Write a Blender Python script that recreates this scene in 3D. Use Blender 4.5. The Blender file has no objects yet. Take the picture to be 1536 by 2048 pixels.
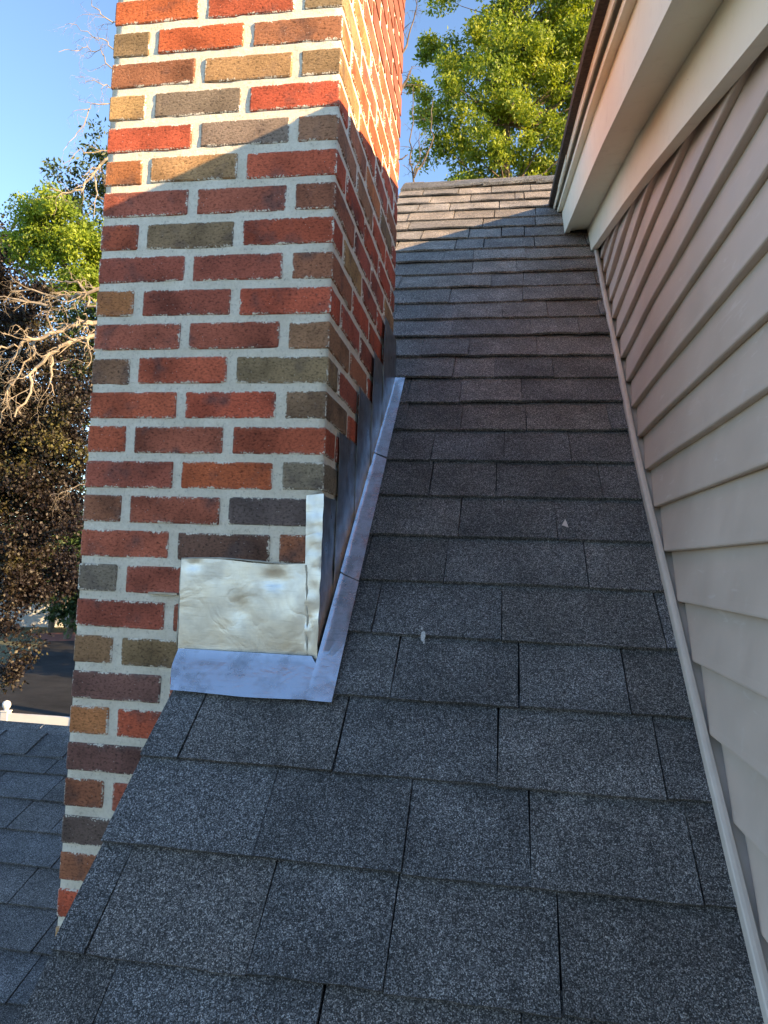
import bpy, bmesh, math, random
import numpy as np
from mathutils import Vector, Matrix, noise

random.seed(7)
rng = np.random.default_rng(11)
scene = bpy.context.scene
C = scene.collection

# ------------------------------------------------------------------ camera
CAM = np.array([0.323, -1.2772, -1.0758])
F_PX, YAW, PITCH, ROLL = 1427.7, 0.1611, 0.0709, 0.0358
def cam_rot():
    cy, sy, cp, sp = math.cos(YAW), math.sin(YAW), math.cos(PITCH), math.sin(PITCH)
    fwd = np.array([-sy*cp, cy*cp, sp]); r = np.array([cy, sy, 0.0]); u = np.cross(r, fwd)
    c, s = math.cos(ROLL), math.sin(ROLL)
    return np.array([c*r + s*u, -s*r + c*u, fwd])
ROT = cam_rot()
cam_data = bpy.data.cameras.new("camera")
cam = bpy.data.objects.new("camera", cam_data); C.objects.link(cam)
cam_data.sensor_fit = 'VERTICAL'; cam_data.sensor_height = 36.0
cam_data.lens = F_PX / 2048 * 36.0
cam_data.clip_start = 0.02; cam_data.clip_end = 2000
M = Matrix.Identity(4)
for i in range(3):
    M[i][0] = ROT[0][i]; M[i][1] = ROT[1][i]; M[i][2] = -ROT[2][i]; M[i][3] = CAM[i]
cam.matrix_world = M
scene.camera = cam

# ------------------------------------------------------------------ sky, sun, exposure
SUN = Vector((1.0, -0.29, 0.328)).normalized()          # towards the sun
elev = math.asin(SUN.z)
world = bpy.data.worlds.new("World"); scene.world = world; world.use_nodes = True
wn = world.node_tree.nodes; wl = world.node_tree.links
sky = wn.new("ShaderNodeTexSky"); sky.sky_type = 'NISHITA'; sky.sun_disc = False
sky.sun_elevation = elev
sky.sun_rotation = math.atan2(SUN.x, SUN.y)
sky.altitude = 1500; sky.air_density = 1.0; sky.dust_density = 0.0; sky.ozone_density = 3.4
bg = wn["Background"]; bg.inputs[1].default_value = 0.15
wl.new(sky.outputs[0], bg.inputs[0])
sd = bpy.data.lights.new("sun", 'SUN'); sd.energy = 5.0; sd.angle = math.radians(0.5); sd.color = (1.0, 0.72, 0.40)
sun = bpy.data.objects.new("sun", sd); C.objects.link(sun)
sun.rotation_euler = (-SUN).to_track_quat('-Z', 'Y').to_euler()
sun.location = (6, -3, 6)
scene.view_settings.view_transform = 'Standard'
scene.view_settings.look = 'None'
scene.view_settings.gamma = 1.0
scene.view_settings.use_white_balance = True      # the camera balanced for open shade
scene.view_settings.white_balance_temperature = 7400
scene.view_settings.white_balance_tint = 10
scene.view_settings.exposure = 1.77
scene.render.engine = 'CYCLES'

# ------------------------------------------------------------------ helpers
def at(u, v, d):
    """point at forward distance d (m) along the photograph's pixel direction"""
    q = np.array([(u-768)/F_PX, -(v-1024)/F_PX, 1.0]) @ ROT
    return Vector(CAM + q*d)

def mesh_obj(name, verts, faces, mat=None, parent=None, smooth=False):
    me = bpy.data.meshes.new(name)
    me.from_pydata([tuple(v) for v in verts], [], faces)
    me.update()
    if mat: me.materials.append(mat)
    if smooth:
        me.polygons.foreach_set('use_smooth', [True]*len(me.polygons))
    o = bpy.data.objects.new(name, me); C.objects.link(o)
    if parent: o.parent = parent
    return o

def fix_normals(o):
    bm = bmesh.new(); bm.from_mesh(o.data)
    bmesh.ops.recalc_face_normals(bm, faces=bm.faces)
    bm.to_mesh(o.data); bm.free()
    return o

def empty(name, loc=(0, 0, 0)):
    o = bpy.data.objects.new(name, None); C.objects.link(o); o.location = loc
    o.empty_display_size = 0.1
    return o

def tag(o, label=None, cat=None, group=None, kind=None):
    if label: o['label'] = label
    if cat: o['category'] = cat
    if group: o['group'] = group
    if kind: o['kind'] = kind
    return o

class MB:
    def __init__(self): self.v = []; self.f = []
    def add(self, verts, faces):
        b = len(self.v); self.v += [tuple(x) for x in verts]; self.f += [[b+i for i in f] for f in faces]
    def box(self, a, b):
        x0, y0, z0 = a; x1, y1, z1 = b
        self.add([(x0,y0,z0),(x1,y0,z0),(x1,y1,z0),(x0,y1,z0),(x0,y0,z1),(x1,y0,z1),(x1,y1,z1),(x0,y1,z1)],
                 [(0,3,2,1),(4,5,6,7),(0,1,5,4),(1,2,6,5),(2,3,7,6),(3,0,4,7)])
    def tube(self, pts, rads, n=6):
        pts = [Vector(p) for p in pts]; rings = []
        b = len(self.v)
        for i, p in enumerate(pts):
            d = (pts[min(i+1, len(pts)-1)] - pts[max(i-1, 0)])
            if d.length < 1e-9: d = Vector((0, 0, 1))
            d.normalize()
            a = d.cross(Vector((0.31, 0.52, 0.8)))
            if a.length < 1e-3: a = d.cross(Vector((1, 0, 0)))
            a.normalize(); c = d.cross(a)
            for k in range(n):
                t = 2*math.pi*k/n
                self.v.append(tuple(p + (a*math.cos(t) + c*math.sin(t))*rads[i]))
        for i in range(len(pts)-1):
            for k in range(n):
                self.f.append([b+i*n+k, b+i*n+(k+1) % n, b+(i+1)*n+(k+1) % n, b+(i+1)*n+k])
        self.f.append([b+(len(pts)-1)*n+k for k in range(n)])
    def loft(self, rings, caps=True):
        n = len(rings[0]); b = len(self.v)
        for r in rings: self.v += [tuple(p) for p in r]
        for i in range(len(rings)-1):
            for k in range(n):
                self.f.append([b+i*n+k, b+i*n+(k+1) % n, b+(i+1)*n+(k+1) % n, b+(i+1)*n+k])
        if caps:
            self.f.append([b+k for k in range(n)][::-1]); self.f.append([b+(len(rings)-1)*n+k for k in range(n)])
    def lathe(self, c, prof, n=14):
        rings = [[(c[0]+r*math.cos(2*math.pi*k/n), c[1]+r*math.sin(2*math.pi*k/n), c[2]+z) for k in range(n)] for r, z in prof]
        self.loft(rings)
    def build(self, name, mat, parent=None, smooth=False):
        return fix_normals(mesh_obj(name, self.v, self.f, mat, parent, smooth))

# ------------------------------------------------------------------ materials
def new_mat(name):
    m = bpy.data.materials.new(name); m.use_nodes = True
    nt = m.node_tree; b = nt.nodes["Principled BSDF"]
    return m, nt, b
def N(nt, t, **kw):
    n = nt.nodes.new(t)
    for k, v in kw.items(): setattr(n, k, v)
    return n
def ramp(nt, stops, interp='LINEAR'):
    r = N(nt, "ShaderNodeValToRGB"); r.color_ramp.interpolation = interp
    el = r.color_ramp.elements
    while len(el) < len(stops): el.new(0.5)
    for e, (p, c) in zip(el, stops):
        e.position = p; e.color = (*c, 1) if len(c) == 3 else c
    return r
def mix(nt, a, b, fac, mode='MIX'):
    m = N(nt, "ShaderNodeMix", data_type='RGBA', blend_type=mode)
    for s, val in ((6, a), (7, b)):
        if isinstance(val, bpy.types.NodeSocket): nt.links.new(val, m.inputs[s])
        else: m.inputs[s].default_value = (*val, 1)
    if isinstance(fac, bpy.types.NodeSocket): nt.links.new(fac, m.inputs[0])
    else: m.inputs[0].default_value = fac
    return m.outputs[2]
def math_n(nt, op, a, b=None, clamp=False):
    m = N(nt, "ShaderNodeMath", operation=op, use_clamp=clamp)
    for i, val in enumerate((a, b)):
        if val is None: continue
        if isinstance(val, bpy.types.NodeSocket): nt.links.new(val, m.inputs[i])
        else: m.inputs[i].default_value = val
    return m.outputs[0]
def tex_noise(nt, vec, scale, detail=4, rough=0.55, dist=0.0):
    n = N(nt, "ShaderNodeTexNoise"); n.inputs['Scale'].default_value = scale
    n.inputs['Detail'].default_value = detail; n.inputs['Roughness'].default_value = rough
    n.inputs['Distortion'].default_value = dist
    if vec is not None: nt.links.new(vec, n.inputs['Vector'])
    return n
def tex_vor(nt, vec, scale, feature='F1', rand=1.0):
    n = N(nt, "ShaderNodeTexVoronoi", feature=feature); n.inputs['Scale'].default_value = scale
    n.inputs['Randomness'].default_value = rand
    if vec is not None: nt.links.new(vec, n.inputs['Vector'])
    return n
def bump(nt, b, height, strength, dist, prev=None):
    n = N(nt, "ShaderNodeBump"); n.inputs['Strength'].default_value = strength; n.inputs['Distance'].default_value = dist
    nt.links.new(height, n.inputs['Height'])
    if prev is not None: nt.links.new(prev, n.inputs['Normal'])
    nt.links.new(n.outputs[0], b.inputs['Normal'])
    return n.outputs[0]
def geo_pos(nt): return N(nt, "ShaderNodeNewGeometry").outputs['Position']

def mat_brick():
    m, nt, b = new_mat("brick_clay"); L = nt.links
    pos = geo_pos(nt); info = N(nt, "ShaderNodeObjectInfo")
    tc = N(nt, "ShaderNodeTexCoord")
    # kiln variation along the brick
    off = N(nt, "ShaderNodeVectorMath", operation='ADD'); L.new(pos, off.inputs[0]); L.new(info.outputs['Random'], off.inputs[1])
    n1 = tex_noise(nt, off.outputs[0], 11, 3)
    r1 = ramp(nt, [(0.28, (0.50,)*3), (0.50, (1.0,)*3), (0.75, (1.30,)*3)]); L.new(n1.outputs[0], r1.inputs[0])
    col = mix(nt, info.outputs['Color'], r1.outputs[0], 1.0, 'MULTIPLY')
    # greyish flashing in patches
    n2 = tex_noise(nt, off.outputs[0], 17, 3)
    r2 = ramp(nt, [(0.56, (0,)*3), (0.74, (1,)*3)]); L.new(n2.outputs[0], r2.inputs[0])
    col = mix(nt, col, (0.085, 0.062, 0.06), math_n(nt, 'MULTIPLY', r2.outputs[0], 0.7))
    # rough dragged face: dark pits
    mps = N(nt, "ShaderNodeMapping"); L.new(pos, mps.inputs[0]); mps.inputs['Scale'].default_value = (.62, .62, 1.0)
    n3 = tex_noise(nt, mps.outputs[0], 250, 4, 0.72, 0.4)
    r3 = ramp(nt, [(0.34, (0.22,)*3), (0.48, (0.98,)*3), (0.75, (1.35,)*3)]); L.new(n3.outputs[0], r3.inputs[0])
    col = mix(nt, col, r3.outputs[0], 0.85, 'MULTIPLY')
    # mortar smear near the brick's outline (distance from the edge in metres, noisy)
    def dim(nm):
        a = N(nt, "ShaderNodeAttribute", attribute_type='OBJECT', attribute_name=nm); return a.outputs['Fac']
    sep = N(nt, "ShaderNodeSeparateXYZ"); L.new(tc.outputs['Object'], sep.inputs[0])
    dl = math_n(nt, 'SUBTRACT', dim('half_x'), math_n(nt, 'ABSOLUTE', sep.outputs[0]))
    dw = math_n(nt, 'SUBTRACT', dim('half_y'), math_n(nt, 'ABSOLUTE', sep.outputs[1]))
    dh = math_n(nt, 'SUBTRACT', dim('half_z'), math_n(nt, 'ABSOLUTE', sep.outputs[2]))
    # second smallest of the three = distance to the outline of the face
    mn = math_n(nt, 'MINIMUM', dl, math_n(nt, 'MINIMUM', dw, dh))
    mx = math_n(nt, 'MAXIMUM', dl, math_n(nt, 'MAXIMUM', dw, dh))
    sm = math_n(nt, 'ADD', dl, math_n(nt, 'ADD', dw, dh))
    mid = math_n(nt, 'SUBTRACT', math_n(nt, 'SUBTRACT', sm, mn), mx)
    n4 = tex_noise(nt, pos, 26, 5, 0.75)
    n5 = tex_noise(nt, pos, 300, 2, 0.6)
    wob = math_n(nt, 'ADD', math_n(nt, 'MULTIPLY', n4.outputs[0], 0.024), math_n(nt, 'MULTIPLY', n5.outputs[0], 0.014))
    e = math_n(nt, 'SUBTRACT', math_n(nt, 'SUBTRACT', wob, 0.0176), mid)
    sme = math_n(nt, 'MULTIPLY', e, 900, True)
    # thin haze of cement further in
    hz = math_n(nt, 'MULTIPLY', math_n(nt, 'ADD', e, 0.006), 60, True)
    n6 = tex_noise(nt, pos, 240, 2); hz2 = math_n(nt, 'MULTIPLY', hz, math_n(nt, 'MULTIPLY', math_n(nt, 'SUBTRACT', n6.outputs[0], 0.42, True), 2.6, True))
    col = mix(nt, col, (0.50, 0.46, 0.42), math_n(nt, 'MULTIPLY', hz2, 0.8))
    mcol = ramp(nt, [(0.3, (0.64, 0.575, 0.475)), (0.7, (0.92, 0.845, 0.72))]); L.new(n3.outputs[0], mcol.inputs[0])
    col = mix(nt, col, mcol.outputs[0], sme)
    # flecks of mortar
    v = tex_vor(nt, pos, 240); fl = ramp(nt, [(0.10, (1,)*3), (0.16, (0,)*3)]); L.new(v.outputs['Distance'], fl.inputs[0])
    wh = N(nt, "ShaderNodeTexWhiteNoise"); L.new(v.outputs['Position'], wh.inputs['Vector'])
    pick = math_n(nt, 'GREATER_THAN', wh.outputs[0], 0.90)
    col = mix(nt, col, (0.62, 0.58, 0.54), math_n(nt, 'MULTIPLY', math_n(nt, 'MULTIPLY', fl.outputs[0], pick), 0.9))
    L.new(col, b.inputs['Base Color']); b.inputs['Roughness'].default_value = 0.92
    b.inputs['Specular IOR Level'].default_value = 0.25
    hgt = math_n(nt, 'ADD', n3.outputs[0], math_n(nt, 'MULTIPLY', sme, 0.5))
    bump(nt, b, hgt, 0.9, 0.0022)
    return m

def mat_mortar():
    m, nt, b = new_mat("mortar"); L = nt.links
    pos = geo_pos(nt)
    n1 = tex_noise(nt, pos, 190, 5, 0.75); n2 = tex_noise(nt, pos, 14, 4)
    r = ramp(nt, [(0.30, (0.36, 0.325, 0.265)), (0.41, (0.80, 0.725, 0.60)), (0.7, (0.92, 0.845, 0.72))]); L.new(n1.outputs[0], r.inputs[0])
    r2 = ramp(nt, [(0.3, (0.86, 0.85, 0.82)), (0.6, (1, 1, 1))]); L.new(n2.outputs[0], r2.inputs[0])
    L.new(mix(nt, r.outputs[0], r2.outputs[0], 1.0, 'MULTIPLY'), b.inputs['Base Color'])
    b.inputs['Roughness'].default_value = 0.95; b.inputs['Specular IOR Level'].default_value = 0.2
    nb = tex_noise(nt, pos, 75, 7, 0.8)
    bump(nt, b, nb.outputs[0], 1.0, 0.006)
    return m

def mat_shingle(name, base=1.0):
    m, nt, b = new_mat(name); L = nt.links
    pos = geo_pos(nt); info = N(nt, "ShaderNodeObjectInfo")
    v = tex_vor(nt, pos, 760)
    wh = N(nt, "ShaderNodeTexWhiteNoise"); L.new(v.outputs['Position'], wh.inputs['Vector'])
    g = ramp(nt, [(0.0, (0.027, 0.028, 0.029)), (0.38, (0.060, 0.061, 0.063)), (0.62, (0.125, 0.127, 0.130)),
                  (0.82, (0.225, 0.225, 0.228)), (0.94, (0.37, 0.365, 0.36)), (1.0, (0.50, 0.49, 0.48))])
    L.new(wh.outputs[0], g.inputs[0])
    # coarser blotches so the grain stays lively at a distance
    n2 = tex_noise(nt, pos, 170, 3, 0.7)
    r2 = ramp(nt, [(0.32, (0.62,)*3), (0.5, (0.98,)*3), (0.7, (1.42,)*3)]); L.new(n2.outputs[0], r2.inputs[0])
    col = mix(nt, g.outputs[0], r2.outputs[0], 1.0, 'MULTIPLY')
    n3 = tex_noise(nt, pos, 9, 4, 0.6)
    r3 = ramp(nt, [(0.3, (0.70,)*3), (0.55, (1.0,)*3), (0.75, (1.38,)*3)]); L.new(n3.outputs[0], r3.inputs[0])
    col = mix(nt, col, r3.outputs[0], 1.0, 'MULTIPLY')
    col = mix(nt, col, info.outputs['Color'], 1.0, 'MULTIPLY')
    L.new(col, b.inputs['Base Color']); b.inputs['Roughness'].default_value = 0.82
    b.inputs['Specular IOR Level'].default_value = 0.35
    h = math_n(nt, 'SUBTRACT', 1.0, v.outputs['Distance'])
    bump(nt, b, math_n(nt, 'ADD', h, n2.outputs[0]), 0.7, 0.0022)
    return m

def mat_plain(name, col, rough=0.6, nscale=20, namt=0.12, bscale=None, bstr=0.2, bdist=0.002, spec=0.4):
    m, nt, b = new_mat(name); L = nt.links
    pos = geo_pos(nt); n = tex_noise(nt, pos, nscale, 5, 0.6)
    lo = tuple(c*(1-namt*1.6) for c in col); hi = tuple(min(1, c*(1+namt)) for c in col)
    r = ramp(nt, [(0.3, lo), (0.7, hi)]); L.new(n.outputs[0], r.inputs[0])
    L.new(r.outputs[0], b.inputs['Base Color']); b.inputs['Roughness'].default_value = rough
    b.inputs['Specular IOR Level'].default_value = spec
    if bscale:
        nb = tex_noise(nt, pos, bscale, 4); bump(nt, b, nb.outputs[0], bstr, bdist)
    return m

def mat_siding():
    m, nt, b = new_mat("siding_vinyl"); L = nt.links
    pos = geo_pos(nt)
    n = tex_noise(nt, pos, 7, 5, 0.6)
    r = ramp(nt, [(0.3, (0.53, 0.425, 0.352)), (0.7, (0.61, 0.498, 0.418))]); L.new(n.outputs[0], r.inputs[0])
    # chalky scuffs: stretched, distorted noise, only in places
    mp = N(nt, "ShaderNodeMapping"); L.new(pos, mp.inputs[0]); mp.inputs['Rotation'].default_value = (math.radians(35), 0, 0)
    mp.inputs['Scale'].default_value = (1, 16, 95)
    s = tex_noise(nt, mp.outputs[0], 1.0, 3, 0.6, 0.8)
    rs = ramp(nt, [(0.60, (0,)*3), (0.68, (1,)*3)]); L.new(s.outputs[0], rs.inputs[0])
    pz = tex_noise(nt, pos, 6.5, 3); rp = ramp(nt, [(0.46, (0,)*3), (0.60, (1,)*3)]); L.new(pz.outputs[0], rp.inputs[0])
    f = math_n(nt, 'MULTIPLY', math_n(nt, 'MULTIPLY', rs.outputs[0], rp.outputs[0]), 0.32)
    sc = tex_noise(nt, pos, 26, 4, 0.7); rc = ramp(nt, [(0.60, (0,)*3), (0.78, (1,)*3)]); L.new(sc.outputs[0], rc.inputs[0])
    col = mix(nt, r.outputs[0], (0.74, 0.67, 0.62), f)
    col = mix(nt, col, (0.66, 0.59, 0.54), math_n(nt, 'MULTIPLY', rc.outputs[0], 0.35))
    L.new(col, b.inputs['Base Color'])
    rr = ramp(nt, [(0.3, (0.36,)*3), (0.7, (0.52,)*3)]); L.new(n.outputs[0], rr.inputs[0]); L.new(rr.outputs[0], b.inputs['Roughness'])
    b.inputs['Specular IOR Level'].default_value = 0.4
    # faint embossed wood grain and oil canning
    mp2 = N(nt, "ShaderNodeMapping"); L.new(pos, mp2.inputs[0]); mp2.inputs['Scale'].default_value = (1, 14, 240)
    g = tex_noise(nt, mp2.outputs[0], 1.0, 3)
    p1 = bump(nt, b, g.outputs[0], 0.12, 0.0008)
    w = tex_noise(nt, pos, 5, 2); bump(nt, b, w.outputs[0], 0.35, 0.012, p1)
    return m

def mat_trim():
    m, nt, b = new_mat("trim_paint"); L = nt.links
    pos = geo_pos(nt)
    n = tex_noise(nt, pos, 5, 4); r = ramp(nt, [(0.3, (0.85, 0.775, 0.61)), (0.7, (0.91, 0.84, 0.68))]); L.new(n.outputs[0], r.inputs[0])
    # specks and nail holes
    v = tex_vor(nt, pos, 30); sp = ramp(nt, [(0.025, (1,)*3), (0.05, (0,)*3)]); L.new(v.outputs['Distance'], sp.inputs[0])
    wh = N(nt, "ShaderNodeTexWhiteNoise"); L.new(v.outputs['Position'], wh.inputs['Vector'])
    f = math_n(nt, 'MULTIPLY', sp.outputs[0], math_n(nt, 'GREATER_THAN', wh.outputs[0], 0.8))
    d = tex_noise(nt, pos, 16, 5, 0.7); rd = ramp(nt, [(0.55, (0,)*3), (0.8, (1,)*3)]); L.new(d.outputs[0], rd.inputs[0])
    col = mix(nt, r.outputs[0], (0.55, 0.47, 0.34), math_n(nt, 'MULTIPLY', rd.outputs[0], 0.4))
    L.new(mix(nt, col, (0.05, 0.04, 0.035), f), b.inputs['Base Color']); b.inputs['Roughness'].default_value = 0.5
    w = tex_noise(nt, pos, 9, 3); bump(nt, b, w.outputs[0], 0.15, 0.006)
    return m

def mat_metal(name, col, rough0, rough1, dent=0.5, stain=(0.34, 0.32, 0.28)):
    m, nt, b = new_mat(name); L = nt.links
    pos = geo_pos(nt)
    n = tex_noise(nt, pos, 24, 5, 0.65); n2 = tex_noise(nt, pos, 130, 3)
    st = ramp(nt, [(0.45, (0,)*3), (0.72, (1,)*3)]); L.new(n.outputs[0], st.inputs[0])
    L.new(mix(nt, col, stain, math_n(nt, 'MULTIPLY', st.outputs[0], 0.7)), b.inputs['Base Color'])
    b.inputs['Metallic'].default_value = 0.95
    ms_ = N(nt, "ShaderNodeMapping"); L.new(pos, ms_.inputs[0]); ms_.inputs['Rotation'].default_value = (0, 0.5, 0); ms_.inputs['Scale'].default_value = (22, 22, 420)
    sn = tex_noise(nt, ms_.outputs[0], 1.0, 3); sr = ramp(nt, [(0.60, (0,)*3), (0.70, (1,)*3)]); L.new(sn.outputs[0], sr.inputs[0])
    old = b.inputs['Base Color'].links[0].from_socket
    L.new(mix(nt, old, (0.30, 0.29, 0.27), math_n(nt, 'MULTIPLY', sr.outputs[0], 0.35)), b.inputs['Base Color'])
    rr = ramp(nt, [(0.3, (rough0,)*3), (0.7, (rough1,)*3)]); L.new(n.outputs[0], rr.inputs[0]); L.new(rr.outputs[0], b.inputs['Roughness'])
    d = tex_noise(nt, pos, 15, 3, 0.5, 0.6)
    cr = math_n(nt, 'ABSOLUTE', math_n(nt, 'SUBTRACT', d.outputs[0], 0.5))
    cr = math_n(nt, 'MINIMUM', cr, 0.10)
    p0 = bump(nt, b, cr, dent*1.2, 0.012)
    d2 = tex_noise(nt, pos, 7, 2)
    p1 = bump(nt, b, d2.outputs[0], dent, 0.03, p0)
    mp = N(nt, "ShaderNodeMapping"); L.new(pos, mp.inputs[0]); mp.inputs['Scale'].default_value = (25, 160, 160)
    g = tex_noise(nt, mp.outputs[0], 1.0, 3); bump(nt, b, g.outputs[0], 0.12, 0.0008, p1)
    return m

def mat_leaf(name, stops, scale=0.8, trans=0.35, rough=0.5):
    m, nt, b = new_mat(name); L = nt.links
    g = N(nt, "ShaderNodeNewGeometry"); n = tex_noise(nt, g.outputs['Position'], scale, 3, 0.6)
    f = math_n(nt, 'ADD', math_n(nt, 'MULTIPLY', math_n(nt, 'SUBTRACT', n.outputs[0], 0.06), 1.0), math_n(nt, 'MULTIPLY', math_n(nt, 'SUBTRACT', g.outputs['Random Per Island'], 0.25), 0.26), True)
    r = ramp(nt, stops); L.new(f, r.inputs[0])
    L.new(r.outputs[0], b.inputs['Base Color']); b.inputs['Roughness'].default_value = rough
    b.inputs['Specular IOR Level'].default_value = 0.4
    t = N(nt, "ShaderNodeBsdfTranslucent"); L.new(mix(nt, r.outputs[0], (1.0, 1.0, 0.55), 1.0, 'MULTIPLY'), t.inputs[0])
    ms = N(nt, "ShaderNodeMixShader"); ms.inputs[0].default_value = trans
    L.new(b.outputs[0], ms.inputs[1]); L.new(t.outputs[0], ms.inputs[2])
    L.new(ms.outputs[0], nt.nodes["Material Output"].inputs[0])
    return m

BRICK = mat_brick(); MORTAR = mat_mortar(); SHINGLE = mat_shingle("asphalt_shingle")
SIDING = mat_siding(); TRIM = mat_trim()
ALU = mat_metal("bare_aluminium", (0.60, 0.60, 0.60), 0.28, 0.42, 0.12, (0.46, 0.45, 0.43))
ALU_ROOF = mat_metal("aluminium_apron", (0.80, 0.82, 0.85), 0.12, 0.34, 0.16, (0.30, 0.31, 0.33))
LEAD = mat_metal("side_flashing_metal", (0.30, 0.29, 0.28), 0.26, 0.44, 0.12, (0.16, 0.15, 0.14))
SEAL = mat_plain("clear_sealant", (0.42, 0.40, 0.34), 0.25, 60, 0.2, 90, 0.5, 0.003)
DARK = mat_plain("dark_felt", (0.02, 0.02, 0.022), 0.9)
EDGE = mat_plain("shingle_cut_edge", (0.075, 0.055, 0.045), 0.95, 90, 0.4, 200, 0.6, 0.003)
BARK = mat_plain("bark", (0.13, 0.10, 0.075), 0.9, 10, 0.35, 30, 0.7, 0.03)
DEADWOOD = mat_plain("dead_wood", (0.32, 0.265, 0.205), 0.85, 5, 0.25, 30, 0.5, 0.02)
PALE = mat_plain("pale_clapboard", (0.42, 0.42, 0.41), 0.5, 3, 0.06)
WHITE = mat_plain("white_vinyl", (0.56, 0.56, 0.56), 0.4, 3, 0.04)
ASPHALT = mat_plain("asphalt", (0.026, 0.026, 0.027), 0.95, 0.9, 0.3, 40, 0.4, 0.01, 0.1)
LAWN = mat_plain("lawn", (0.105, 0.105, 0.050), 0.95, 1.5, 0.35, 25, 0.9, 0.05)
PAVER = mat_plain("red_paver", (0.28, 0.10, 0.07), 0.9, 4, 0.2)
GLASS = mat_plain("window_glass", (0.03, 0.035, 0.04), 0.1, 2, 0.1, spec=0.6)

# ------------------------------------------------------------------ the setting: ground
GZ = -6.1
g = mesh_obj("ground", [(-600, -600, GZ), (600, -600, GZ), (600, 600, GZ), (-600, 600, GZ)], [(0, 1, 2, 3)], LAWN)
tag(g, kind="structure")
drive = mesh_obj("driveway", [(-18.0, 13.0, GZ+.02), (-2.0, 13.0, GZ+.02), (-4.0, 34.0, GZ+.02), (-22.0, 37.0, GZ+.02), (-24.2, 35.2, GZ+.02), (-20.9, 27.9, GZ+.02), (-21.5, 22.0, GZ+.02)],
                 [(0, 1, 2, 3, 4, 5, 6)], ASPHALT); tag(drive, kind="structure")
walk = mesh_obj("brick_path", [(-27.5, 38.0, GZ+.03), (-24.2, 35.2, GZ+.03), (-22.0, 37.0, GZ+.03), (-25.0, 40.5, GZ+.03)], [(0, 1, 2, 3)], PAVER); tag(walk, kind="structure")

# ------------------------------------------------------------------ main roof, its plane and courses
T = 0.9099; Z0 = -1.2563; E_ = 0.144; S0 = -0.5121
TH = math.atan(T); CT, ST = math.cos(TH), math.sin(TH)
def rp(x, s, n=0.0):
    """roof coordinates (x, slope distance, height off the deck) to the world"""
    return Vector((x, s*CT - n*ST, Z0 + s*ST + n*CT))
def roof_z(y): return Z0 + T*y
def bow(y):                                   # the wall's line wanders a little towards the back
    return 0.0155*(math.sqrt((y-0.42)**2 + 0.02) + (y-0.42))
def xw(y): return 0.642 + bow(y)              # siding face
def xf(y): return 0.543 + bow(y)*0.6          # fascia face
RIDGE_S = S0 + 26.9*E_
ROOF_LEFT = -0.243
CHIM_W, CHIM_D = 0.480, 0.765

house = empty("house", (0.65, 0, GZ))
tag(house, "taupe vinyl-sided house with dark shingle roofs and cream rake trim", "house")
def hchild(o): o.parent = house; o.matrix_parent_inverse = house.matrix_basis.inverted(); return o
house.matrix_basis  # placed at the wall's foot
bpy.context.view_layer.update()
def to_house(o):
    o.parent = house; o.matrix_parent_inverse = Matrix.Translation(-Vector((0.65, 0, GZ))); return o

# deck (thin prism below the shingles)
mb = MB()
def deck_quad(x0, x1, s0, s1, d=0.10):
    a = [rp(x0, s0, -.012), rp(x1, s0, -.012), rp(x1, s1, -.012), rp(x0, s1, -.012)]
    b = [p + Vector((0, 0, -d)) for p in a]
    mb.add(a+b, [(0,1,2,3),(7,6,5,4),(0,4,5,1),(1,5,6,2),(2,6,7,3),(3,7,4,0)])
deck_quad(ROOF_LEFT+.012, 0.66, -1.9, 2.20)
deck_quad(ROOF_LEFT+.012, 1.5, 2.205, RIDGE_S-.005)
# far slope behind the ridge
rt = rp(0, RIDGE_S, -.012)
a = [Vector((ROOF_LEFT, rt.y+.002, rt.z)), Vector((1.5, rt.y+.002, rt.z)), Vector((1.5, rt.y+2.2, rt.z-2.0)), Vector((ROOF_LEFT, rt.y+2.2, rt.z-2.0))]
b = [p+Vector((0, 0, -.1)) for p in a]
mb.add(a+b, [(0,1,2,3),(7,6,5,4),(0,4,5,1),(1,5,6,2),(2,6,7,3),(3,7,4,0)])
main_roof = to_house(mb.build("main_roof", DARK))
tag(main_roof, "steep dark shingle roof between chimney and siding wall")

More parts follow.
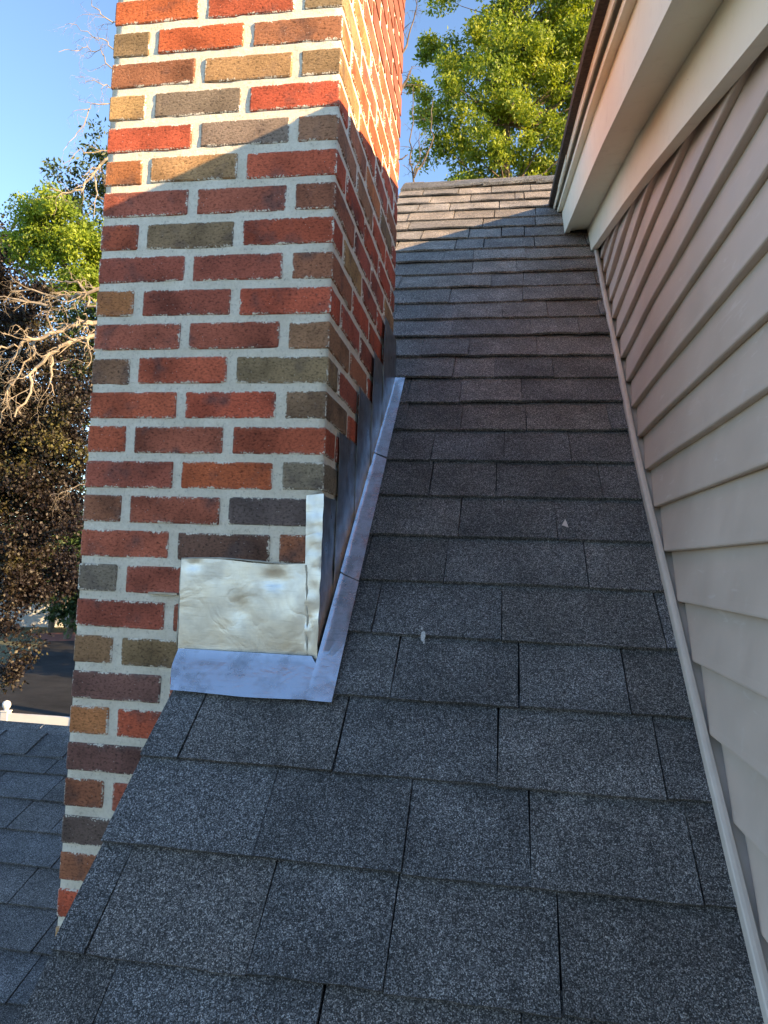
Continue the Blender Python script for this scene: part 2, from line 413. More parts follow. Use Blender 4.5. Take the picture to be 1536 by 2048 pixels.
def shingle(x0, x1, s0, e, lift, frame, parent, tone, hi=0.0, lap=0.03, nseg=6, left_cut=0.0, th=0.0075, wav=1.0):
    """one shingle tab: a thin wavy slab, butt edge at s0, tucked under the course above"""
    me_v = []; n = nseg
    rows = [(0.0, 0.0102), (0.35, 0.0078), (1.0, 0.0020), (1.0 + lap/e, 0.0012)]
    xs = [x0 + (x1-x0)*i/n for i in range(n+1)]
    jit = [random.uniform(-.0011, .0011)*wav for _ in xs]
    up = [max(0, lift*(1-abs(2*(i/n)-1)*0.6) + random.uniform(-.0005, .0009)*wav) for i in range(n+1)]
    skew = random.uniform(-.002, .002)
    for (r, h) in rows:
        for i, x in enumerate(xs):
            ss = s0 + r*e + (jit[i] if r == 0 else 0)
            k = max(0, 1 - r*1.6)
            xx = x + skew*(r-.5)
            me_v.append(frame(xx, ss, h + up[i]*k + hi))
    for i, x in enumerate(xs):                     # under the butt edge
        me_v.append(frame(x + skew*-.5, s0 + jit[i] + .0012, 0.0102 - th + up[i] + hi))
    m = n+1; f = []
    for r in range(len(rows)-1):
        for i in range(n): f.append((r*m+i, r*m+i+1, (r+1)*m+i+1, (r+1)*m+i))
    bt = len(rows)*m
    for i in range(n): f.append((bt+i, bt+i+1, i+1, i))
    for end in (0, n):                              # side edges
        base = len(me_v)
        x = xs[end] + skew*-.5
        me_v.append(frame(xs[end], s0 + e*1.0, -0.004 + hi))
        f.append((bt+end, end, m+end, 2*m+end, base) if end == 0 else (base, 2*m+end, m+end, end, bt+end))
    o = mesh_obj("shingle", me_v, f, SHINGLE, parent)
    o.color = (*tone, 1)
    return o

def tone(lo=0.72, hi=1.35):
    k = random.uniform(lo, hi); w = random.uniform(-.03, .05)
    return (k*(1+w), k, k*(1-w))

JOINTS = {-1: [-.148, .125, .362], 0: [-.193, .025, .198, .409, .624], 1: [-.226, -.010, .202, .376, .593],
          2: [-.177, .077, .329, .571], 3: [.147, .362, .539], 4: [.093, .331, .615], 5: [.05, .216, .496],
          6: [.237, .444], 7: [.16, .313, .55], 8: [.151, .33, .49]}
UPJ = {20: [.16, .30, .40], 21: [.215, .45], 22: [.075, .265, .455], 23: [.045, .285, .53], 24: [.14, .36, .405, .55], 25: [.07, .24, .44], 26: [.03, .3, .5]}
FL_S_TOP = 0.779/CT                                # the step flashing dives under the shingles here
for n in range(-3, 27):
    s = S0 + n*E_
    right = xw(s*CT) - 0.004 if s < 2.2 else 1.45
    if n in JOINTS: js = [j for j in JOINTS[n]]
    elif n in UPJ: js = UPJ[n] + [.72, .95, 1.2]
    else:
        js = []; x = random.uniform(.05, .2)
        while x < 1.3:
            js.append(x); x += random.choice([.12, .15, .17, .21, .26])
    in_front = (s + E_)*CT < 0.02
    # left limit: roof edge in front of the chimney, chimney wall beside it, roof edge again behind it
    y0 = s*CT
    if y0 < -0.03: left = ROOF_LEFT
    elif y0 < CHIM_D - .01: left = 0.006
    else: left = ROOF_LEFT
    if left < 0 and n not in JOINTS: js = [random.uniform(-.15, -.05)] + js
    ed = [left] + [j for j in js if left+.02 < j < right-.015] + [right]
    for i in range(len(ed)-1):
        a, b_ = ed[i], ed[i+1]
        gap = random.choice([.0006, .0009, .0012, .0016]) if n < 9 else (random.choice([.0003, .0006, .0009, .0014]) if n < 19 else random.uniform(.0016, .0028))
        lift = random.choice([0, 0, .001, .002]) if n < 9 else random.choice([0, .002, .004, .006])
        e_top = E_
        hi = random.choice([0, 0, 0, .0012]) if n < 9 else random.choice([0, .001, .0025])
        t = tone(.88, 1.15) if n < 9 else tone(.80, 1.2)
        if n >= 9: w = min(1, (n-8)/11); t = (t[0]*(1+.95*w), t[1]*(1+.74*w), t[2]*(1+.55*w))  # upper courses lighter and warmer: sunlight and bounce put into the colour
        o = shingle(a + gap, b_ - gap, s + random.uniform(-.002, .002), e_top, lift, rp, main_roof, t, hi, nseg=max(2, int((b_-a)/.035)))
# the course cut by the apron in front of the chimney needs a piece left of the corner (under the apron)
# ridge caps
x = ROOF_LEFT
ry, rz = RIDGE_S*CT, Z0 + RIDGE_S*ST
while x < 1.3:
    ln = random.uniform(.16, .30); th = .008; fl = random.uniform(.0, .012) if x < .1 else random.uniform(.008, .034); up = random.uniform(.004, .012) if x < .2 else random.uniform(.015, .034)
    v = []
    for (xx, hh) in ((x, .012), (x+ln+.03, .012+up)):
        for (dy, dz) in ((-.118, -.100), (-.045, -.036), (0, -.004), (.05, -.036), (.12, -.10)):
            j = random.uniform(-.003, .003) + (fl if dy < -.1 else 0)
            v.append((xx, ry+dy, rz+dz+hh+j))
        for (dy, dz) in ((-.115, -.110), (-.043, -.045), (0, -.014), (.048, -.046), (.117, -.11)):
            v.append((xx, ry+dy, rz+dz+hh + (fl if dy < -.1 else 0)))
    f = []
    for i in range(4):
        f.append((i, i+1, 11+i, 10+i)); f.append((5+i, 15+i, 16+i, 6+i))
        f.append((i, 5+i, 6+i, i+1)); f.append((10+i, 11+i, 16+i, 15+i))
    f.append((0, 10, 15, 5)); f.append((4, 9, 19, 14))
    o = fix_normals(mesh_obj("ridge_shingle", v, f, SHINGLE, main_roof)); o.color = (*tone(.8, 1.2), 1)
    x += ln

# ------------------------------------------------------------------ siding wall, body of the house
mb = MB()
def body(x0, x1, y0, y1, top):
    v = []
    for yy in (y0, y1):
        zt = top + .31*yy
        v += [(x0, yy, GZ-.05), (x1, yy, GZ-.05), (x1, yy, zt), (x0, yy, zt)]
    mb.add(v, [(0,1,2,3),(7,6,5,4),(0,4,5,1),(1,5,6,2),(2,6,7,3),(3,7,4,0)])
body(0.72, 8.6, -4.0, 5.0, -.03)
to_house(mb.build("wall", SIDING))
# lower storey under the main roof
mb = MB(); v = []
for yy in (-1.55, 2.3):
    v += [(-.20, yy, GZ-.05), (.70, yy, GZ-.05), (.70, yy, roof_z(yy)-.16), (-.20, yy, roof_z(yy)-.16)]
mb.add(v, [(0,1,2,3),(7,6,5,4),(0,4,5,1),(1,5,6,2),(2,6,7,3),(3,7,4,0)])
to_house(mb.build("lower_wall", SIDING))
# sheathing sheet right behind the siding, follows the wall's line
ys = np.linspace(-3.9, 2.6, 26)
mb = MB(); rings = []
for y in ys: rings.append([(xw(y)+.031, y, roof_z(y)-.3 if y > -1.5 else roof_z(-1.5)-.3), (xw(y)+.031, y, -.20+.31*y), (.75, y, -.20+.31*y), (.75, y, roof_z(max(y, -1.5))-.3)])
mb.loft(rings); to_house(mb.build("sheathing", DARK))

SZ, SS = -0.2665, 0.0958
FR_LOW, FR_TOP, FAB, FAT, SLP = -0.2936, -0.178, -0.19, -0.054, 0.31
for k in range(-4, 26):
    zb = SZ - k*SS
    deep = (k % 2 == 0)
    ret = 0.0185 if deep else 0.013
    # profile (x offset from the wall line, z), from the top down to the butt and back
    prof = [(.0195, zb+SS+.006), (.0156, zb+SS*.72), (.0115, zb+SS*.42), (.0080, zb+SS*.16), (.0058, zb+.0045), (.0060, zb+.0016), (.0078, zb+.0002), (.006+ret, zb+(.0 if deep else .001)), (.028, zb+.001), (.030, zb+SS+.006)]
    def endy(z, g=.029): return (z - Z0 - g)/T
    ys0 = max(-2.9, (zb - FR_LOW)/SLP - .10)
    y_end = [endy(z) for _, z in prof]
    if min(y_end) < ys0 + .05: continue
    NS = 16; rings = []
    ph = random.uniform(0, 6)
    for i in range(NS+1):
        t = (i/NS)**.8
        ring = []
        for (dx, z), ye in zip(prof, y_end):
            y = ys0 + (ye-ys0)*t
            w = .0011*math.sin(y*5.3+ph) + .0006*math.sin(y*13+ph*2)
            endb = .0016*max(0, 1-(ye-y)/.12)
            ring.append((xw(y)+dx+w-endb*(1 if k < 3 else .4), y, z + .0010*math.sin(y*3.1+ph)))
        rings.append(ring)
    mb = MB(); mb.loft(rings)
    to_house(mb.build("siding_panel", SIDING, None, False))

def board(name, corners, mat, y0=-2.9, clear=.012, n=14, yend=None):
    """corners: (x function, height a) with z = a + slope*y; far end is cut along the roof plane"""
    rings = []
    ends = [((a - Z0 - clear)/(T-SLP)) if yend is None else yend for _, a in corners]
    for i in range(n+1):
        t = i/n; ring = []
        for (fx, a), ye in zip(corners, ends):
            y = y0 + (ye-y0)*t
            ring.append((fx(y), y, a + SLP*y))
        rings.append(ring)
    mb = MB(); mb.loft(rings)
    return to_house(mb.build(name, mat))
o = board("frieze_board", [(lambda y: xw(y)-.020, FR_LOW), (lambda y: xw(y)-.020, FR_TOP+.02), (lambda y: xw(y)+.015, FR_TOP+.02), (lambda y: xw(y)+.003, FR_LOW)], TRIM)
tag(o, "cream frieze board along the top of the siding")
o = board("soffit", [(lambda y: xf(y)+.0205, FAB+.010), (lambda y: xw(y)-.0205, FR_TOP), (lambda y: xw(y)-.0205, FR_TOP+.018), (lambda y: xf(y)+.0205, FAB+.028)], TRIM, clear=.03)
board("soffit_strip", [(lambda y: xf(y)+.0205, FAB+.0075), (lambda y: xf(y)+.042, FAB+.0080), (lambda y: xf(y)+.042, FAB+.0095), (lambda y: xf(y)+.0205, FAB+.0090)], TRIM, clear=.03)
o = board("fascia_board", [(xf, FAB), (xf, FAT+.02), (lambda y: xf(y)+.020, FAT+.02), (lambda y: xf(y)+.020, FAB)], TRIM)
o = board("rake_molding", [(lambda y: xf(y)-.020, FAT), (lambda y: xf(y)-.020, FAT+.020), (lambda y: xf(y)-.0005, FAT+.020), (lambda y: xf(y)-.0005, FAT+.003)], TRIM)
o = board("drip_edge", [(lambda y: xf(y)-.034, FAT+.022), (lambda y: xf(y)-.036, FAT+.046), (lambda y: xf(y)+.04, FAT+.046), (lambda y: xf(y)+.04, FAT+.042), (lambda y: xf(y)-.031, FAT+.042), (lambda y: xf(y)-.030, FAT+.022)], TRIM)
o = board("roof_edge", [(lambda y: xf(y)-.056, FAT+.0465), (lambda y: xf(y)-.058, FAT+.066), (lambda y: xf(y)+.12, FAT+.064), (lambda y: xf(y)+.12, FAT+.0465)], EDGE)
tag(o, "dark brown cut shingle edge over the cream rake trim")
# sub-fascia filling between the trim and the roof boards (keeps the eave light tight)
board("sub_fascia", [(lambda y: xf(y)+.022, FAT-.03), (lambda y: xf(y)+.022, FAT+.040), (lambda y: .76, FAT+.040), (lambda y: .76, FAT-.03)], DARK, clear=.03)
mb = MB(); v = []
for yy in (-4.4, 5.4):
    zz = FAT + .0465 + .31*yy
    v += [(.675, yy, zz), (9.0, yy, zz), (9.0, yy, zz+.018), (.675, yy, zz+.018)]
mb.add(v, [(0,1,2,3),(7,6,5,4),(0,4,5,1),(1,5,6,2),(2,6,7,3),(3,7,4,0)])
o = to_house(mb.build("upper_roof", SHINGLE)); o.color = (1, .95, .9, 1)
# trim lap joint on the drip edge near its foot
mb = MB(); rings = []
for y in np.linspace(1.15, 1.62, 6):
    rings.append([(xf(y)-.0365, y, FAT+.024+SLP*y), (xf(y)-.0385, y, FAT+.0455+SLP*y), (xf(y)-.0365, y, FAT+.0455+SLP*y), (xf(y)-.0345, y, FAT+.024+SLP*y)])
mb.loft(rings); to_house(mb.build("drip_edge_lap", TRIM))

# J-channel where the siding meets the roof
JM = mat_plain("channel_vinyl", (0.62, 0.545, 0.475), 0.45, 9, 0.08)
mb = MB(); rings = []
for y in np.linspace(-1.45, 1.585, 26):
    z = roof_z(y); w = .0008*math.sin(y*9)
    P = lambda dx, dz: (xw(y)+dx+w, y, z+dz)
    rings.append([P(-.010, .012), P(-.010, .0335), P(-.0085, .0365), P(-.004, .0375), P(.0015, .0365), P(.0025, .034), P(.001, .0315), P(-.007, .031), P(-.007, .016), P(.0255, .016), P(.0255, .012)])
mb.loft(rings); o = to_house(mb.build("siding_channel", JM)); tag(o, "taupe channel trim where siding meets the shingles")
mb = MB(); rings = []
for y in np.linspace(-1.45, 1.585, 12):
    z = roof_z(y); rings.append([(xw(y)+.0255, y, z+.016), (xw(y)+.0255, y, z+.085), (xw(y)+.0275, y, z+.085), (xw(y)+.0275, y, z+.016)])
mb.loft(rings); to_house(mb.build("wall_flashing", mat_plain("dark_housewrap", (.10, .105, .115), .6)))

# ------------------------------------------------------------------ lower roof to the left
LT = 0.375; LTH = math.atan(LT); LCT, LST = math.cos(LTH), math.sin(LTH)
LYR, LZR = 1.45, -1.838                         # ridge
def lp(x, s, n=0.0):                            # s measured up to the ridge (s = 0 at the ridge, negative below)
    return Vector((x, LYR + s*LCT - n*LST, LZR + s*LST + n*LCT))
mb = MB()
a = [lp(-3.6, -3.2, -.012), lp(-.205, -3.2, -.012), lp(-.205, -.004, -.012), lp(-3.6, -.004, -.012)]
b = [p+Vector((0, 0, -.12)) for p in a]
mb.add(a+b, [(0,1,2,3),(7,6,5,4),(0,4,5,1),(1,5,6,2),(2,6,7,3),(3,7,4,0)])
a = [Vector((-3.6, LYR, LZR-.014)), Vector((-.205, LYR, LZR-.014)), Vector((-.205, LYR+2.5, LZR-1.0)), Vector((-3.6, LYR+2.5, LZR-1.0))]
b = [p+Vector((0, 0, -.12)) for p in a]
mb.add(a+b, [(0,1,2,3),(7,6,5,4),(0,4,5,1),(1,5,6,2),(2,6,7,3),(3,7,4,0)])
low_roof = to_house(mb.build("lower_roof", DARK))
tag(low_roof, "low-pitched dark shingle roof left of the chimney")
for n in range(0, 18):
    s = -.085 - n*.143
    x = -3.5 + random.uniform(0, .2) if n > 9 else -2.2 + random.uniform(0, .2)
    while x < -.215:
        ln = random.choice([.16, .2, .24, .3]); x1 = min(x+ln, -.212)
        if x1 - x > .02:
            shingle(x+.0021, x1-.0021, s + random.uniform(-.002, .002), .143, random.choice([0, 0, .0015]), lp, low_roof, tone(.85, 1.2), 0, nseg=4)
        x = x1
    # everything left of these is out of the picture
x = -2.4
while x < -.25:
    ln = random.uniform(.15, .2); v = []
    for (xx, hh) in ((x, .006), (x+ln+.03, .014)):
        for (dy, dz) in ((-.13, -.049), (0, 0), (.13, -.052)): v.append((xx, LYR+dy, LZR+dz+hh+.004))
        for (dy, dz) in ((-.13, -.054), (0, -.005), (.13, -.057)): v.append((xx, LYR+dy, LZR+dz+hh+.003))
    f = [(0,1,7,6),(1,2,8,7),(3,9,10,4),(4,10,11,5),(0,3,4,1),(1,4,5,2),(6,7,10,9),(7,8,11,10),(0,6,9,3),(2,5,11,8)]
    o = fix_normals(mesh_obj("ridge_shingle", v, f, SHINGLE, low_roof)); o.color = (*tone(.85, 1.2), 1)
    x += ln
# wall under the lower roof
mb = MB(); v = []
for yy in (-1.3, LYR+2.2):
    zt = LZR - .16 - (LT*(LYR-yy) if yy < LYR else .39*(yy-LYR))
    v += [(-3.4, yy, GZ-.05), (-.21, yy, GZ-.05), (-.21, yy, zt), (-3.4, yy, zt)]
mb.add(v, [(0,1,2,3),(7,6,5,4),(0,4,5,1),(1,5,6,2),(2,6,7,3),(3,7,4,0)])
to_house(mb.build("wing_wall", SIDING))

# ------------------------------------------------------------------ chimney
chim = empty("chimney", (-CHIM_W/2, CHIM_D/2, -2.3))
tag(chim, "tall red and brown brick chimney with pale mortar and metal flashing", "chimney")
def to_chim(o): o.parent = chim; o.matrix_parent_inverse = Matrix.Translation(-Vector((-CHIM_W/2, CHIM_D/2, -2.3))); return o
CH = 0.0677; BH = 0.0520; BL = 0.1815; BJ = 0.0185; BHALF = CHIM_W - 2*BL - 2*BJ
INS = 0.0034
ZTOP = 14*CH; ZBOT = -2.6
# mortar core: gridded so that the joints bulge unevenly
mb = MB()
def core():
    x0, x1, y0, y1 = -CHIM_W+INS, -INS, INS, CHIM_D-INS
    nz = int((ZTOP-ZBOT)/.012); per = []
    nx = 30; ny = 40
    for i in range(nx): per.append((x0+(x1-x0)*i/nx, y0, 0, -1))
    for i in range(ny): per.append((x1, y0+(y1-y0)*i/ny, 1, 0))
    for i in range(8): per.append((x1-(x1-x0)*i/8, y1, 0, 1))
    for i in range(8): per.append((x0, y1-(y1-y0)*i/8, -1, 0))
    rings = []
    for k in range(nz+1):
        z = ZBOT + (ZTOP-ZBOT)*k/nz; ring = []
        for (x, y, ax, ay) in per:
            d = .0016*noise.noise(Vector((x, y, z))*55) + .0012*noise.noise(Vector((x, y, z))*18) + .0004
            ring.append((x+ax*d, y+ay*d, z))
        rings.append(ring)
    mb.loft(rings)
core()
o = to_chim(mb.build("mortar_core", MORTAR)); o.data.polygons.foreach_set('use_smooth', [True]*len(o.data.polygons))
for s_ in (): pass

def brick_mesh(l, w, h, seed):
    r = random.Random(seed); nx = max(4, int(l/.026)); ny = max(4, int(w/.03)); nz = 4
    def cut(i, n, ln):                             # an extra ring close to the arris
        if i == 0: return -ln/2
        if i == n: return ln/2
        return -ln/2 + .003 + (ln-.006)*(i-1)/(n-2)
    bm = bmesh.new(); vs = {}
    for i in range(nx+1):
        for j in range(ny+1):
            for k in range(nz+1):
                if 0 < i < nx and 0 < j < ny and 0 < k < nz: continue
                tx, ty, tz = (-1 if i == 0 else 1 if i == nx else 0), (-1 if j == 0 else 1 if j == ny else 0), (-1 if k == 0 else 1 if k == nz else 0)
                x, y, z = cut(i, nx, l), cut(j, ny, w), cut(k, nz, h)
                on = (abs(tx) == 1) + (abs(ty) == 1) + (abs(tz) == 1)
                if on >= 2:                        # worn arrises
                    q = .0011 if on == 2 else .0020
                    x -= q*(abs(tx) == 1)*tx; y -= q*(abs(ty) == 1)*ty; z -= q*(abs(tz) == 1)*tz
                    z += r.uniform(-.0010, .0010)*(abs(tz) == 1); x += r.uniform(-.0010, .0010)*(abs(tx) == 1)
                else:
                    x += r.uniform(-.0003, .0003); y += r.uniform(-.0003, .0003)
                vs[i, j, k] = bm.verts.new((x, y, z))
    def q(a, b, c, d):
        bm.faces.new((vs[a], vs[b], vs[c], vs[d]))
    for i in range(nx):
        for k in range(nz):
            q((i,0,k),(i+1,0,k),(i+1,0,k+1),(i,0,k+1)); q((i+1,ny,k),(i,ny,k),(i,ny,k+1),(i+1,ny,k+1))
        for j in range(ny):
            q((i,j,nz),(i+1,j,nz),(i+1,j+1,nz),(i,j+1,nz)); q((i,j+1,0),(i+1,j+1,0),(i+1,j,0),(i,j,0))
    for j in range(ny):
        for k in range(nz):
            q((nx,j,k),(nx,j+1,k),(nx,j+1,k+1),(nx,j,k+1)); q((0,j+1,k),(0,j,k),(0,j,k+1),(0,j+1,k+1))
    me = bpy.data.meshes.new("brick"); bm.to_mesh(me); bm.free(); me.materials.append(BRICK)
    return me
_cache = {}
def brick_data(l, w):
    key = (round(l, 4), round(w, 4), random.randrange(5))
    if key not in _cache: _cache[key] = brick_mesh(l, w, BH, hash(key) & 0xffff)
    return _cache[key]
COL = {'r': (0.451, 0.100, 0.051), 'm': (0.366, 0.100, 0.061), 'o': (0.439, 0.162, 0.065), 't': (0.415, 0.232, 0.110), 'b': (0.317, 0.162, 0.088),
       'v': (0.268, 0.174, 0.094), 'd': (0.128, 0.093, 0.080), 'k': (0.171, 0.087, 0.067), 'g': (0.207, 0.162, 0.118), 'R': (0.464, 0.114, 0.045), 'n': (0.354, 0.137, 0.071)}
FRONT = ["Rrv", "vRn", "nts", "tgr", "rgb", "otr", "mmn", "rvr", "mmn", "omr", "mmb", "brv", "rrv", "rmr", "mRg", "nmd", "mkn", "gm",
         "m", "bv", "k", "or", "k", "nm", "d", "n", "r", "t", "r", "m", "n", "m", "r", "m", "r", "r"]
SIDE = "rrmmmrnrmrbmrrvrmotr"
extra = []                                          # bricks the photograph shows nothing of
def put_brick(cx, cy, cz, l, w, col, own=True):
    jx, jy, jz = random.uniform(-.001, .001), random.uniform(-.0012, .0012), random.uniform(-.0015, .0015)
    c = COL.get(col, COL['v']); k = random.uniform(.86, 1.14)
    c = tuple(q*k*random.uniform(.95, 1.05) for q in c)
    if not own:
        extra.append((cx, cy, cz, l, w)); return
    o = bpy.data.objects.new("brick", brick_data(l, w)); C.objects.link(o); to_chim(o)
    o.location = (cx+jx*.6, cy+jy*.6, cz+jz); o.rotation_euler = (0, random.uniform(-.004, .004), random.uniform(-.003, .003))
    o.color = (*c, 1); o['half_x'] = l/2; o['half_y'] = w/2; o['half_z'] = BH/2
DEP = BHALF                                          # a brick's width is a header
nb = 0
for i in range(-13, 38):
    z = -i*CH + BH/2
    full_right = (i % 2 == 1)                       # odd courses end with a stretcher at the right corner
    seen = -2 <= i <= 34
    cols = FRONT[i] if 0 <= i < len(FRONT) else "".join(random.choice("rmnrb") for _ in range(3))
    cols = (cols + "mmm")[:3]
    # front stretchers
    if full_right:
        spans = [(-CHIM_W, BHALF), (-CHIM_W+BHALF+BJ, BL), (-BL, BL)]
    else:
        spans = [(-CHIM_W, BL), (-CHIM_W+BL+BJ, BL), (-BHALF, BHALF)]
    for q, (x0, l) in enumerate(spans):
        hidden = (i > 19 and x0 > -.20) or i > 28
        if l == BHALF:                              # header end of a side stretcher: runs back along the side
            put_brick(x0 + l/2, BL/2, z, l, BL, cols[q], seen and not hidden)
        else:
            put_brick(x0 + l/2, DEP/2, z, l, DEP, cols[q], seen and not hidden)
    # sides
    for side, sx in (('R', -DEP/2), ('L', -CHIM_W+DEP/2)):
        starts_full = (not full_right) if side == 'R' else full_right
        y = (BL if starts_full else DEP) + BJ
        while y < CHIM_D - .03:
            l = min(BL, CHIM_D - y)
            vis = side == 'R' and seen and z > roof_z(y) - .12
            put_brick(sx, y + l/2, z, DEP, l, random.choice(SIDE), vis)
            y += l + BJ
    if i % 2: put_brick(-CHIM_W/2, CHIM_D-DEP/2, z, BL, DEP, 'r', False)
    else:
        for xx in (-CHIM_W/2-BL*.55, -CHIM_W/2+BL*.55): put_brick(xx, CHIM_D-DEP/2, z, BL*.8, DEP, 'm', False)
mb = MB()
for (cx, cy, cz, l, w) in extra: mb.box((cx-l/2, cy-w/2, cz-BH/2), (cx+l/2, cy+w/2, cz+BH/2))
o = to_chim(mb.build("brickwork", mat_plain("plain_brick", (.24, .075, .05), .9, 9, .3, 300, .6, .002))); tag(o, kind="stuff")
# crown and flue above the picture
mb = MB(); mb.box((-CHIM_W-.03, -.03, ZTOP), (.03, CHIM_D+.03, ZTOP+.07)); to_chim(mb.build("crown", MORTAR))
mb = MB(); mb.lathe((-CHIM_W/2, CHIM_D/2, ZTOP+.07), [(.10, 0), (.10, .22), (.085, .22), (.085, .02)], 20); to_chim(mb.build("flue", mat_plain("flue_clay", (.4, .2, .12), .9)))

# ------------------------------------------------------------------ flashing
def sheet(name, grid, mat, th=.0016, smooth=True):
    """grid: rows of points (front surface); given a thickness away from its normal"""
    nr, nc = len(grid), len(grid[0]); v = [p for r in grid for p in r]
    f = [(r*nc+c, r*nc+c+1, (r+1)*nc+c+1, (r+1)*nc+c) for r in range(nr-1) for c in range(nc-1)]
    o = mesh_obj(name, v, f, mat, None, smooth)
    m = o.modifiers.new("thickness", 'SOLIDIFY'); m.thickness = th; m.offset = 1
    m = o.modifiers.new("crisp_edges", 'EDGE_SPLIT'); m.split_angle = math.radians(40)
    return to_chim(o)
def nz3(x, y, z, s, a): return a*noise.noise(Vector((x*s+3.1, y*s, z*s+7.7)))

# front plate and the apron bent from its foot
XL, XR = -0.268, -0.004
zt, zb = -1.083, -1.254
NC = 34
def dent(u, t): return .0044*math.exp(-((u-.70)/.07)**2 - ((t-.16)/.09)**2) + .0022*math.exp(-((u-.10)/.05)**2 - ((t-.06)/.05)**2) + .0030*math.exp(-((u-.45)/.06)**2 - ((t-.50)/.14)**2) - .0025*math.exp(-((u-.86)/.04)**2 - ((t-.45)/.35)**2)
grid = []
for r in range(27):
    t = r/26; z = zt + (zb-zt)*t; row = []
    for c in range(NC+1):
        u = c/NC; x = XL + (XR-XL)*u
        zz = z + (.003*(1-t))*math.sin(u*7) - .006*u*t
        out = -.0036 + nz3(x, 0, z, 16, .0009) + dent(u, t) - .0006
        row.append((x + (.003*t if c == 0 else 0), min(out, -.0012), zz))
    grid.append(row)
o = sheet("front_flashing", grid, ALU, .0008); tag(o, "dull dented aluminium plate on the chimney's lower front")
grid = []
for r in range(12):
    t = r/11; row = []
    for c in range(NC+1):
        u = c/NC; xl = XL + .028*t; XA = XL + .010
        x0 = XA + (XR-XA)*u; x1 = xl + (.048-xl)*u
        x = x0 + (x1-x0)*min(1, t*1.3)
        s = -.0048/CT - .090*t - .004*math.sin(u*3.1)*t
        h = .0140 + .0040*max(0, 1-t*5)**2 + nz3(x, s, 0, 26, .0007) + .0008*math.sin(u*9)*t
        row.append(tuple(rp(x, s, h)))
    grid.append(row)
o = sheet("apron_flashing", grid, ALU_ROOF, .0008); tag(o, "blue-grey metal apron lying on the shingles at the chimney foot")

# corner piece: side sheet wrapped a little way round the corner
grid = []
for r in range(29):
    t = r/28; z = -.957 + (-1.262+.957)*t; row = []
    for c in range(6):                                # narrow return on the front
        u = c/5; x = -.030 + .0335*u
        row.append((x + nz3(u, 2, z, 40, .0015) + .010*t*(1-u), -.0064 + nz3(x*2, 0, z, 55, .0032), z + .004*u*(1-t)))
    for c in range(1, 11):
        u = c/10; y = -.005 + .160*u
        row.append((.0034 + nz3(0, y, z, 24, .0008), y, z))
    grid.append(row)
grid = [[(p[0], p[1], max(p[2], roof_z(p[1])+.012)) if p[1] > 0.0 else p for p in row] for row in grid]
o = sheet("corner_flashing", grid, ALU, .0008); tag(o, "crumpled aluminium corner flashing wrapped round the chimney's front edge")
o.data.materials.append(LEAD)
for i, poly in enumerate(o.data.polygons):
    if i % 15 >= 5: poly.material_index = 1

# stepped side pieces
steps = [(.100, .300, -.817), (.268, .462, -.684), (.430, .612, -.552), (.565, .775, -.4165)]
for q, (ya, yb, ztop) in enumerate(steps):
    grid = []
    xo = .0036 + .0014*(q+1)
    for r in range(21):
        t = r/20; row = []
        for c in range(11):
            u = c/10; y = ya + (yb-ya)*u
            lo = roof_z(y) + .010
            z = ztop + (lo-ztop)*t
            if lo > ztop: z = ztop
            row.append((xo + nz3(q, y, z, 26, .0009) - .0015*max(0, 1-t*12), y + .004*(1-u)*math.sin(t*6+q), z + nz3(y, q, 0, 30, .003)*(t == 0)))
        grid.append(row)
    o = sheet("step_counterflashing", grid, LEAD, .0008)

# step flashing lying on the shingles, one lap per course, tucked under the course above
edge = [(-.062, .048), (.11, .046), (.26, .045), (.40, .043), (.53, .042), (.66, .040), (.79, .038)]
ks = [-.100, .195, .405, .640, .855, 1.068]
for q in range(len(ks)-1):
    s0, s1 = ks[q], ks[q+1]+.03
    s1 = min(s1, FL_S_TOP+.02)
    if s1 - s0 < .03: continue
    grid = []
    for r in range(9):
        t = r/8; s = s0 + (s1-s0)*t; row = []
        xo = .050 - .0125*(s/1.06)
        for c in range(9):
            u = c/8
            x = .0060 + (xo-.0060)*u
            cut = -.014*u if q and r == 0 else 0      # slanting lap end
            h = .0135 + .0022*(q % 2) + nz3(x, s, q, 34, .0010) + (.0025*(1-u*4)**2 if u < .25 else 0)
            row.append(tuple(rp(x, s + cut*0 + (.022*(1-u) if q and r == 0 else 0), h)))
        grid.append(row)
    o = sheet("step_flashing", grid, ALU_ROOF, .0008)
# sealant beads
mb = MB()
pts = [Vector((-.024 + .009*(t/14) + random.uniform(-.0015, .0015), -.0052, -1.085 - .165*t/14)) for t in range(15)]
mb.tube(pts, [random.uniform(.0015, .0030) for _ in pts], 6)
mb.tube([Vector((XL + .25*t/10, -.0022 + random.uniform(-.0006, .0006), -1.0815 + .003*math.sin(t*.76*.7))) for t in range(11)], [random.uniform(.0012, .0022) for _ in range(11)], 6)
mb.tube([Vector((XL - .0005 + random.uniform(-.001, .001), -.0022, -1.085 - .16*t/9)) for t in range(10)], [random.uniform(.0010, .0020) for _ in range(10)], 6)
o = to_chim(mb.build("sealant", SEAL, None, True))
# sliver of old flashing in the joint left of the plate
mb = MB(); mb.box((-.330, -.006, -1.1505), (-.272, .004, -1.1465)); to_chim(mb.build("old_flashing", LEAD))

# ------------------------------------------------------------------ small things on the roof
v = [rp(.455, .395, .0105), rp(.468, .388, .0105), rp(.462, .408, .016)]
o = mesh_obj("paint_chip", [*v, *[p+Vector((0, 0, .0015)) for p in v]], [(0,2,1),(3,4,5),(0,1,4,3),(1,2,5,4),(2,0,3,5)], mat_plain("chip", (.62, .5, .46), .6))
tag(o, "small pale pink chip lying on the dark shingles", "debris")

